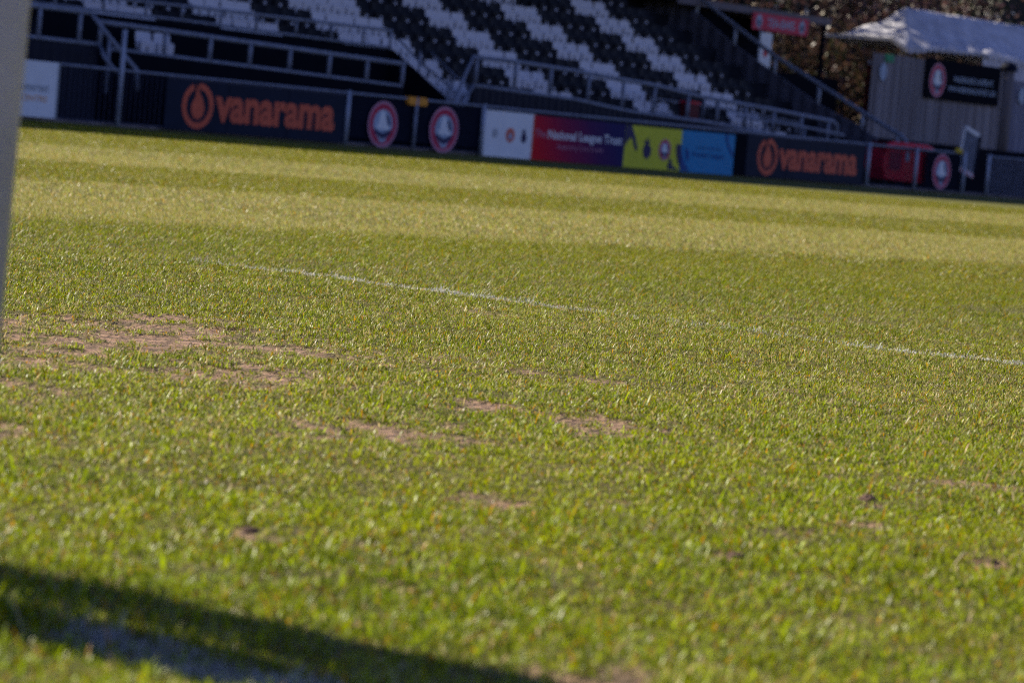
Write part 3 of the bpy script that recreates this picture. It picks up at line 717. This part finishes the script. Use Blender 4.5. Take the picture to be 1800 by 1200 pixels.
# balusters in front of a white block near the top
o = thing('railing', (69.5, 52.5, 3.4), 'short dark baluster railing standing before the top white seats', 'railing')
MB().tube([(67.6, 53.3, 4.75), (70.6, 53.3, 4.75)], .02).build('top_rail', M['black'], o)
for i in range(8): MB().tube([(67.8 + .38 * i, 53.3, 3.7), (67.8 + .38 * i, 53.3, 4.75)], .022).build('baluster', M['black'], o)
# red litter bin standing behind the front wall
o = thing('litter_bin', (69.25, 47.8, .6), 'small dark red litter bin behind the front railing of the right block', 'bin')
MB().prism_y([(69.14, 1.1), (69.48, 1.1), (69.52, 1.66), (69.10, 1.66)], 47.65, 47.95).build('body', M['redmetal'], o)
MB().box(69.10, 69.52, 47.63, 47.97, 1.665, 1.72).build('lid', M['red'], o)

# ------------------------------------------------------------------ walkway behind the fence, bank
struct(MB().box(30, 110, YF + .12, 47.25, -.3, .05).build('walkway', M['kerb']))
struct(MB().box(78.5, 125, 47.3, 70, -.3, .045).build('yard', M['concrete']))

# ------------------------------------------------------------------ red wheeled bin behind the fence
o = thing('wheeled_bin', (77.3, 46.75, 0), 'red plastic wheeled bin with rounded lid bar standing behind the fence', 'bin')
X0, X1, Y0_, Y1_ = 76.30, 78.72, 46.35, 46.95
MB().prism_y([(X0 + .12, .22), (X1 - .25, .18), (X1 - .06, .55), (X1 - .02, 1.02), (X0 + .04, 1.02), (X0 - .02, .55)], Y0_, Y1_).build('body', M['red'], o, bevel=.03)
MB().tube([(X0 + .02, Y0_ + .02, .95), (X0 + .12, Y0_, 1.10), (X0 + .35, Y0_, 1.16), (X1 - .35, Y0_, 1.16), (X1 - .08, Y0_, 1.10), (X1, Y0_ + .02, .93)], .065, 10).build('rim_bar', M['red'], o, True)
MB().prism_y([(X0 + .06, 1.03), (X1 - .06, 1.03), (X1 - .25, 1.20), (X0 + .25, 1.20)], Y0_ + .08, Y1_).build('lid', M['redmetal'], o, bevel=.02)
MB().box(X0 + .22, X0 + .85, Y0_ - .012, Y0_ - .002, .48, .96).build('recessed_panel', M['binpanel'], o)
MB().box(X0 + 1.06, X0 + 1.22, Y0_ - .012, Y0_ - .002, .74, .98).build('label_sticker', M['skyprint'], o)
for x in (X0 + .3, X1 - .4):
    MB().tube([(x, Y0_ + .1, .12), (x, Y0_ + .18, .12)], .10, 14).build('wheel', M['rubber'], o)
    MB().tube([(x, Y1_ - .18, .12), (x, Y1_ - .10, .12)], .10, 14).build('wheel', M['rubber'], o)

# ------------------------------------------------------------------ tilted white framed panel
o = thing('framed_panel', (80.6, 46.4, 0), 'white framed mesh panel leaning at a slant above the fence gap', 'panel')
yy = 46.42
A, B_, C_, D_ = (80.42, 1.80), (81.22, 1.60), (81.10, .50), (80.20, .70)
def bar(p, q, w, m, name):
    d = Vector((q[0] - p[0], q[1] - p[1])).normalized(); nx, nz = -d.y * w, d.x * w
    return MB().prism_y([(p[0] - nx, p[1] - nz), (q[0] - nx, q[1] - nz), (q[0] + nx, q[1] + nz), (p[0] + nx, p[1] + nz)], yy - .02, yy + .02).build(name, m, o)
bar(A, B_, .055, M['foil'], 'frame_top'); bar(D_, A, .03, M['foil'], 'frame_side'); bar(C_, B_, .06, M['navy'], 'frame_side'); bar(D_, C_, .06, M['foil'], 'frame_sill')
mb = MB()
for i in range(1, 26):
    t = i / 26; p = (D_[0] + (C_[0] - D_[0]) * t, D_[1] + (C_[1] - D_[1]) * t); q = (A[0] + (B_[0] - A[0]) * t, A[1] + (B_[1] - A[1]) * t)
    mb.tube([(p[0], yy, p[1]), (q[0], yy, q[1])], .006, 4)
for i in range(1, 30):
    t = i / 30; p = (D_[0] + (A[0] - D_[0]) * t, D_[1] + (A[1] - D_[1]) * t); q = (C_[0] + (B_[0] - C_[0]) * t, C_[1] + (B_[1] - C_[1]) * t)
    mb.tube([(p[0], yy, p[1]), (q[0], yy, q[1])], .006, 4)
mb.build('mesh', M['rail'], o)
MB().prism_y([(D_[0] + .03, D_[1] + .05), (C_[0] - .05, C_[1] + .03), (B_[0] - .05, B_[1] - .05), (A[0] + .03, A[1] - .05)], yy + .008, yy + .014).build('infill', M['infill'], o)
mb = MB()
for i in range(7):
    t = (i + .3) / 7; p = (D_[0] + (C_[0] - D_[0]) * t, D_[1] + (C_[1] - D_[1]) * t)
    mb.box(p[0], p[0] + .04, yy - .026, yy - .021, p[1] - .07, p[1] + .03)
mb.build('sill_bands', M['redprint'], o)

# ------------------------------------------------------------------ timber boundary fence on a dark bank
struct(tag(MB().prism_x([(51.6, 0), (51.75, 1.36), (54, 1.36), (54, 0)], 83.5, 112).build('bank', M['black'])))
tf = thing('timber_fence', (88, 52, 1.36), 'tall weathered grey timber fence on the dark bank at the right', 'fence')
mb = MB(); x = 84.45; i = 0
while x < 92.6:
    wd = .145; j = random.uniform(-.015, .015)
    mb.box(x, x + wd, 51.98 + (i % 2) * .02, 52.01 + (i % 2) * .02, 1.36 + random.uniform(0, .03), 3.80 + j); x += wd - .012; i += 1
mb.build('boards', M['wood'], tf)
MB().box(84.35, 92.7, 52.05, 52.1, 3.45, 3.55).box(84.35, 92.7, 52.05, 52.1, 1.7, 1.8).build('cross_rails', M['wood'], tf)
MB().tube([(92.25, 51.93, 1.36), (92.25, 51.93, 3.85)], .20, 14).build('end_post', M['wood'], tf, True)
mb = MB(); x = 92.7; i = 0
while x < 108: mb.box(x, x + .22, 52.0 + (i % 2) * .03, 52.02 + (i % 2) * .03, 1.36, 3.55); x += .215; i += 1
mb.build('blue_boards', M['woodd'], tf)
# domed cap on the end post
mb = MB(); R_ = .30; rings = []
for a in range(7):
    t = a / 6 * math.pi / 2; rings.append((R_ * math.cos(t), 3.80 + R_ * .95 * math.sin(t)))
n_ = 18; vs = []; fs = []
for rr, zz in rings:
    for k in range(n_): vs.append((92.25 + rr * math.cos(2 * math.pi * k / n_), 51.93 + rr * math.sin(2 * math.pi * k / n_), zz))
for a in range(6):
    for k in range(n_): fs.append((a * n_ + k, a * n_ + (k + 1) % n_, (a + 1) * n_ + (k + 1) % n_, (a + 1) * n_ + k))
mb.add(vs, fs); mb.build('domed_cap', M['navy'], tf, True)
# sign on the timber fence
sg = thing('name_sign', (89.5, 51.93, 2.7), 'black sign with oval crest and two lines of white text on the timber fence', 'sign')
MB().box(87.35, 91.75, 51.90, 51.95, 2.68, 3.86).build('panel', M['black'], sg)
crest(sg, 88.02, 3.24, .50, 51.897, .92)
text('MAIDENHEAD UNITED FC', 90.15, 3.34, 2.35, .17, 51.89, M['skyprint'], sg, bold=.01)
text('WWW.MAIDENHEADUNITEDFC.ORG', 90.10, 3.04, 2.85, .16, 51.89, M['skyprint'], sg, bold=.01)
tag(MB().box(85.05, 85.50, 51.93, 51.96, 3.58, 3.80).build('exit_plate', M['green']), 'small green plate at the top of the timber fence', 'sign')
for x, lab in ((84.98, 'small oval white notice below the green plate'), (93.25, 'small oval white notice on the bluish boards at the right edge')):
    tag(MB().prism_y(disc(x, 3.28 if x < 90 else 3.1, .26, 24, .7), 51.93, 51.95).build('notice', M['skyprint']), lab, 'notice', 'oval notices')

# ------------------------------------------------------------------ kiosk with canopy and red sign
ki = thing('refreshment_kiosk', (81, 55, 0), 'dark refreshment kiosk with flat canopy right of the stand', 'kiosk')
MB().box(79.0, 82.6, 54.6, 58.5, 0, 4.45).build('walls', M['black'], ki)
MB().box(77.2, 85.1, 54.0, 58.6, 4.62, 4.70).build('canopy_roof', M['roofm'], ki)
MB().box(77.2, 85.1, 53.95, 53.995, 4.52, 4.72).build('fascia', M['fascia'], ki)
MB().tube([(84.95, 54.1, 0), (84.95, 54.1, 4.6)], .07).build('canopy_post', M['black'], ki)
MB().box(79.4, 82.2, 54.55, 54.595, 1.1, 3.1).build('serving_hatch', M['navy'], ki)
MB().box(82.6, 84.3, 54.3, 54.4, 0, 2.9).build('side_screen', M['black'], ki)
sg = thing('kiosk_sign', (82.3, 53.9, 4.1), 'red banner reading TEA-BARS with a crest at each end, hanging from the kiosk canopy', 'sign')
MB().box(80.86, 83.80, 53.88, 53.90, 4.10, 4.58).build('panel', M['signred'], sg)
text('TEA-BARS', 82.35, 4.34, 1.45, .26, 53.875, M['skyprint'], sg, bold=.02)
for x in (81.2, 83.45):
    fab('small_crest', [disc(x, 4.34, .19, 24, .8)], 53.878, M['skyprint'], sg)
    fab('crest_mark', [disc(x, 4.30, .09, 16, .8)], 53.873, M['navyprint'], sg)
o = thing('banner_flag', (81.2, 53.6, 0), 'narrow pale upright banner with a small red emblem behind the side rail', 'banner')
MB().box(80.92, 81.50, 53.58, 53.60, 2.75, 4.02).build('cloth', M['white'], o)
fab('emblem', [disc(81.2, 3.45, .12, 20, .9)], 53.577, M['redprint'], o)
MB().tube([(80.9, 53.60, 0), (80.9, 53.60, 4.1)], .025).build('pole', M['post'], o)
# dark gate with red edge post between kiosk and timber fence
gt = thing('yard_gate', (84, 53.0, 0), 'black solid yard gate with a dark red edge post beside the timber fence', 'gate')
MB().box(80.5, 84.2, 52.95, 53.02, 0, 2.95).build('leaf', M['black'], gt)
MB().box(84.50, 84.62, 52.12, 52.2, 0, 3.55).build('edge_post', M['redmetal'], gt)

# ------------------------------------------------------------------ marquee
mq = thing('marquee', (97, 56.6, 0), 'white canvas marquee with a hipped roof behind the timber fence', 'marquee')
xa, xb, ya, yb, ze, zr_ = 91.3, 106.0, 55.0, 58.1, 4.40, 5.64
NX, NY = 150, 34; vs = []; fs = []
def eave(x, y):
    """the near left corner of the canvas is pulled down, the rest of the eave stays nearly level"""
    left = 4.58 if y > 55.6 else 4.22 + (y - 55.0) / .6 * .36
    front = float(np.interp(x, [xa, 92.2, 96, 99, 106], [4.22, 4.36, 4.45, 4.36, 4.3]))
    k_ = min((x - xa) / 1.2, 1.0)
    return left * (1 - k_) + front * k_
def roofz(x, y):
    t = max(min((x - xa) / 2.2, (xb - x) / 2.2, (y - ya) / 1.55, (yb - y) / 1.55, 1.0), 0)
    z0_ = eave(x, y); big = 1.0 if x < 97 else .45
    wr = float(vnoise(np.array([x]), np.array([y * 1.0]), 71, .55)[0] - .5) * .24 + float(vnoise(np.array([x * 1.0 + y]), np.array([y]), 72, .22)[0] - .5) * .09
    return z0_ + (zr_ - z0_) * t - .14 * math.sin(math.pi * t) + wr * big * min(t * 4 + .15, 1) * min((1 - t) * 5 + .1, 1)
for i in range(NX + 1):
    for j in range(NY + 1):
        x = xa + (xb - xa) * i / NX; y = ya + (yb - ya) * j / NY
        vs.append((x, y, roofz(x, y)))
for i in range(NX):
    for j in range(NY):
        a = i * (NY + 1) + j; fs.append((a, a + NY + 1, a + NY + 2, a + 1))
ro = MB().add(vs, fs).build('canopy', M['canvas'], mq, True)
so_ = ro.modifiers.new('thick', 'SOLIDIFY'); so_.thickness = .02
mb = MB(); x = xa
while x < xb - .01:                                # scalloped valance
    x1 = min(x + .38, xb); ze = eave(x, ya) - .01; d_ = .5 if x < 96 else 1.0; mb.prism_y([(x, ze + .02), (x, ze - .06 * d_), (x + .1, ze - .17 * d_), (x + .19, ze - .20 * d_), (x + .28, ze - .17 * d_), (x1, ze - .06 * d_), (x1, eave(x1, ya) + .01)], ya - .02, ya); x += .38
mb.build('valance', M['canvas'], mq)
MB().prism_x([(ya, 4.10), (ya, 4.20), (55.6, 4.56), (yb, 4.56), (yb, 4.46), (55.6, 4.46)], xa - .02, xa).build('side_valance', M['canvas'], mq)
ze = 4.3
MB().box(96.05, xb, ya + .02, ya + .04, 0, ze - .02).build('side_sheet', M['canvas'], mq)
for x, y in ((96, ya), (xb, ya), (xb, yb), (96, yb)):
    MB().tube([(x + .03, y + .0, 0), (x + .03, y + .0, ze)], .035).build('leg', M['foil'], mq)

# ------------------------------------------------------------------ trees behind
def leaf_mat():
    m = bpy.data.materials.new('leaf'); m.use_nodes = True; n = m.node_tree.nodes; l = m.node_tree.links; p = n['Principled BSDF']
    p.inputs['Roughness'].default_value = .5
    at = n.new('ShaderNodeAttribute'); at.attribute_name = 'col'; l.new(at.outputs['Color'], p.inputs['Base Color'])
    tr = n.new('ShaderNodeBsdfTranslucent'); l.new(at.outputs['Color'], tr.inputs['Color'])
    mx = n.new('ShaderNodeMixShader'); mx.inputs[0].default_value = .25
    l.new(p.outputs[0], mx.inputs[1]); l.new(tr.outputs[0], mx.inputs[2]); l.new(mx.outputs[0], n['Material Output'].inputs['Surface']); return m
LM = leaf_mat()
def tree(x, y, h, r, label, warm, nleaf, name='tree', z0=.3):
    o = thing(name, (x, y, 0), label, 'tree', 'trees behind the marquee and kiosk')
    tr = MB().tube([(x, y, -.1), (x + .1, y, h * .35), (x - .1, y + .1, h * .7), (x, y, h * .95)], [.22, .16, .09, .03], 8)
    lr = np.random.default_rng(int(x * 10))
    tips = []
    for k in range(16):
        zz = h * (.12 + .7 * k / 16); a = k * 2.4; q = r * (.75 - .3 * k / 16)
        e_ = (x + math.cos(a) * q, y + math.sin(a) * q, zz + .12 * h); tips.append(e_)
        tr.tube([(x, y, zz), (x + math.cos(a) * q * .5, y + math.sin(a) * q * .5, zz + .05 * h), e_], [.06, .04, .012], 5)
    tr.build('trunk', M['bark'], o, True)
    # leaf clumps spread through an uneven crown
    nc = 90; cz = z0 + (h - z0) * lr.random(nc); rr = r * np.sqrt(lr.random(nc)) * (1.05 - .55 * np.abs(cz / h - .45)); ca = lr.random(nc) * 6.283
    cc = np.stack([x + rr * np.cos(ca), y + rr * np.sin(ca) * .8, cz], 1)
    ci = lr.integers(0, nc, nleaf); P = cc[ci] + lr.normal(0, .42, (nleaf, 3)) * [1, 1, .8]
    sz = .05 + .08 * lr.random(nleaf); glint = lr.random(nleaf) < .018; sz = np.where(glint, .15, sz)  # few large pale leaves: sun glints painted as leaf colour
    clf = .35 + 1.3 * lr.random(nc)[ci]
    d1 = lr.normal(size=(nleaf, 3)); d1 /= np.linalg.norm(d1, axis=1)[:, None]; d2 = lr.normal(size=(nleaf, 3)); d2 -= (d1 * d2).sum(1)[:, None] * d1; d2 /= np.linalg.norm(d2, axis=1)[:, None]
    a, b_ = d1 * sz[:, None], d2 * sz[:, None] * .6
    V = np.stack([P - a, P - b_, P + a, P + b_], 1).reshape(-1, 3); F = np.arange(nleaf * 4).reshape(-1, 4)
    me = mesh_np('crown', V, F, LM)
    g_ = np.array([.040, .055, .022]); b2 = np.array([.24, .125, .115]); t = (lr.random(nleaf) < warm)[:, None]
    c = np.where(t, b2, g_) * (.5 + lr.random(nleaf))[:, None]; c = c * clf[:, None] * .5; c = np.where(glint[:, None], [.60, .54, .42], c)
    at = me.attributes.new('col', 'FLOAT_COLOR', 'POINT'); at.data.foreach_set('color', np.repeat(np.concatenate([c, np.ones((nleaf, 1))], 1), 4, 0).astype(np.float32).ravel())
    co = bpy.data.objects.new('crown', me); COL.objects.link(co); co.parent = o; co.matrix_parent_inverse = Matrix.Translation(-o.location)
    return o
TREES = [(82.5, 62.5, 20.5, 3.4, 'dark tree with brown leaves showing beyond the kiosk canopy', .55, 17000),  # unseen tops raised so the crowns shade the fence and yard
         (86.8, 61.8, 22.0, 3.6, 'dark olive and brown tree between the kiosk sign and the marquee', .45, 20000),
         (91.5, 63.5, 23.0, 3.8, 'dark tree rising directly behind the marquee peak', .5, 20000),
         (96.5, 62.8, 22.5, 3.8, 'reddish brown tree behind the marquee roof, right of its peak', .75, 20000),
         (101.5, 64.5, 23.0, 3.8, 'purplish bare-looking tree behind the far part of the marquee', .8, 20000),
         (106.5, 63.5, 22.5, 3.8, 'dark tree at the top right corner of the picture', .5, 18000),
         (112.0, 65.5, 22.5, 3.8, 'dark tree beyond the right edge of the marquee', .6, 14000),
         (77.5, 64.0, 20.0, 3.4, 'dark tree behind the top corner of the stand side wall', .5, 12000)]
for t_ in TREES: tree(*t_)
# dark wooded rise added behind the trees to block the sky showing through
hv = []; hf = []; hx = np.linspace(60, 150, 46); prof = [(69, 0), (70, 6), (72, 11), (75, 13), (82, 16), (110, 18)]
for i_, x_ in enumerate(hx):
    for (yy_, zz_) in prof: hv.append((x_, yy_ + 1.2 * math.sin(x_ * .7 + zz_), zz_ * (1 + .05 * math.sin(x_ * .45) + .03 * math.sin(x_ * 1.7))))
for i_ in range(len(hx) - 1):
    for j_ in range(len(prof) - 1): a_ = i_ * len(prof) + j_; hf.append((a_, a_ + len(prof), a_ + len(prof) + 1, a_ + 1))
M['backdrop_hill'] = mat('wooded_ground', (0.020, 0.018, 0.014), 0.95, var=0.5, scale=1.2, bump=1.0, bscale=3)
struct(MB().add(hv, hf).build('backdrop_hill', M['backdrop_hill'], smooth=True))
# clipped hedge under the canopy
def hedge():
    lr = np.random.default_rng(9); nleaf = 26000
    x = 84 + 32 * lr.random(nleaf); y = 60.2 + 1.4 * lr.random(nleaf); z = 4.9 * lr.random(nleaf) ** .8 + .5 * np.sin(x * 1.7)
    P = np.stack([x, y, z], 1); sz = .06 + .07 * lr.random(nleaf)
    d1 = lr.normal(size=(nleaf, 3)); d1 /= np.linalg.norm(d1, axis=1)[:, None]; d2 = np.roll(d1, 1, 1)
    a, b_ = d1 * sz[:, None], d2 * sz[:, None] * .6
    me = mesh_np('hedge', np.stack([P - a, P - b_, P + a, P + b_], 1).reshape(-1, 3), np.arange(nleaf * 4).reshape(-1, 4), LM)
    c = np.where((lr.random(nleaf) < .6)[:, None], [.15, .085, .06], [.05, .055, .02]) * (.5 + lr.random(nleaf))[:, None]
    at = me.attributes.new('col', 'FLOAT_COLOR', 'POINT'); at.data.foreach_set('color', np.repeat(np.concatenate([c, np.ones((nleaf, 1))], 1), 4, 0).astype(np.float32).ravel())
    o = bpy.data.objects.new('hedge', me); COL.objects.link(o)
    tag(o, 'brown and green hedge seen beneath the kiosk canopy and marquee edge', 'hedge')
hedge()
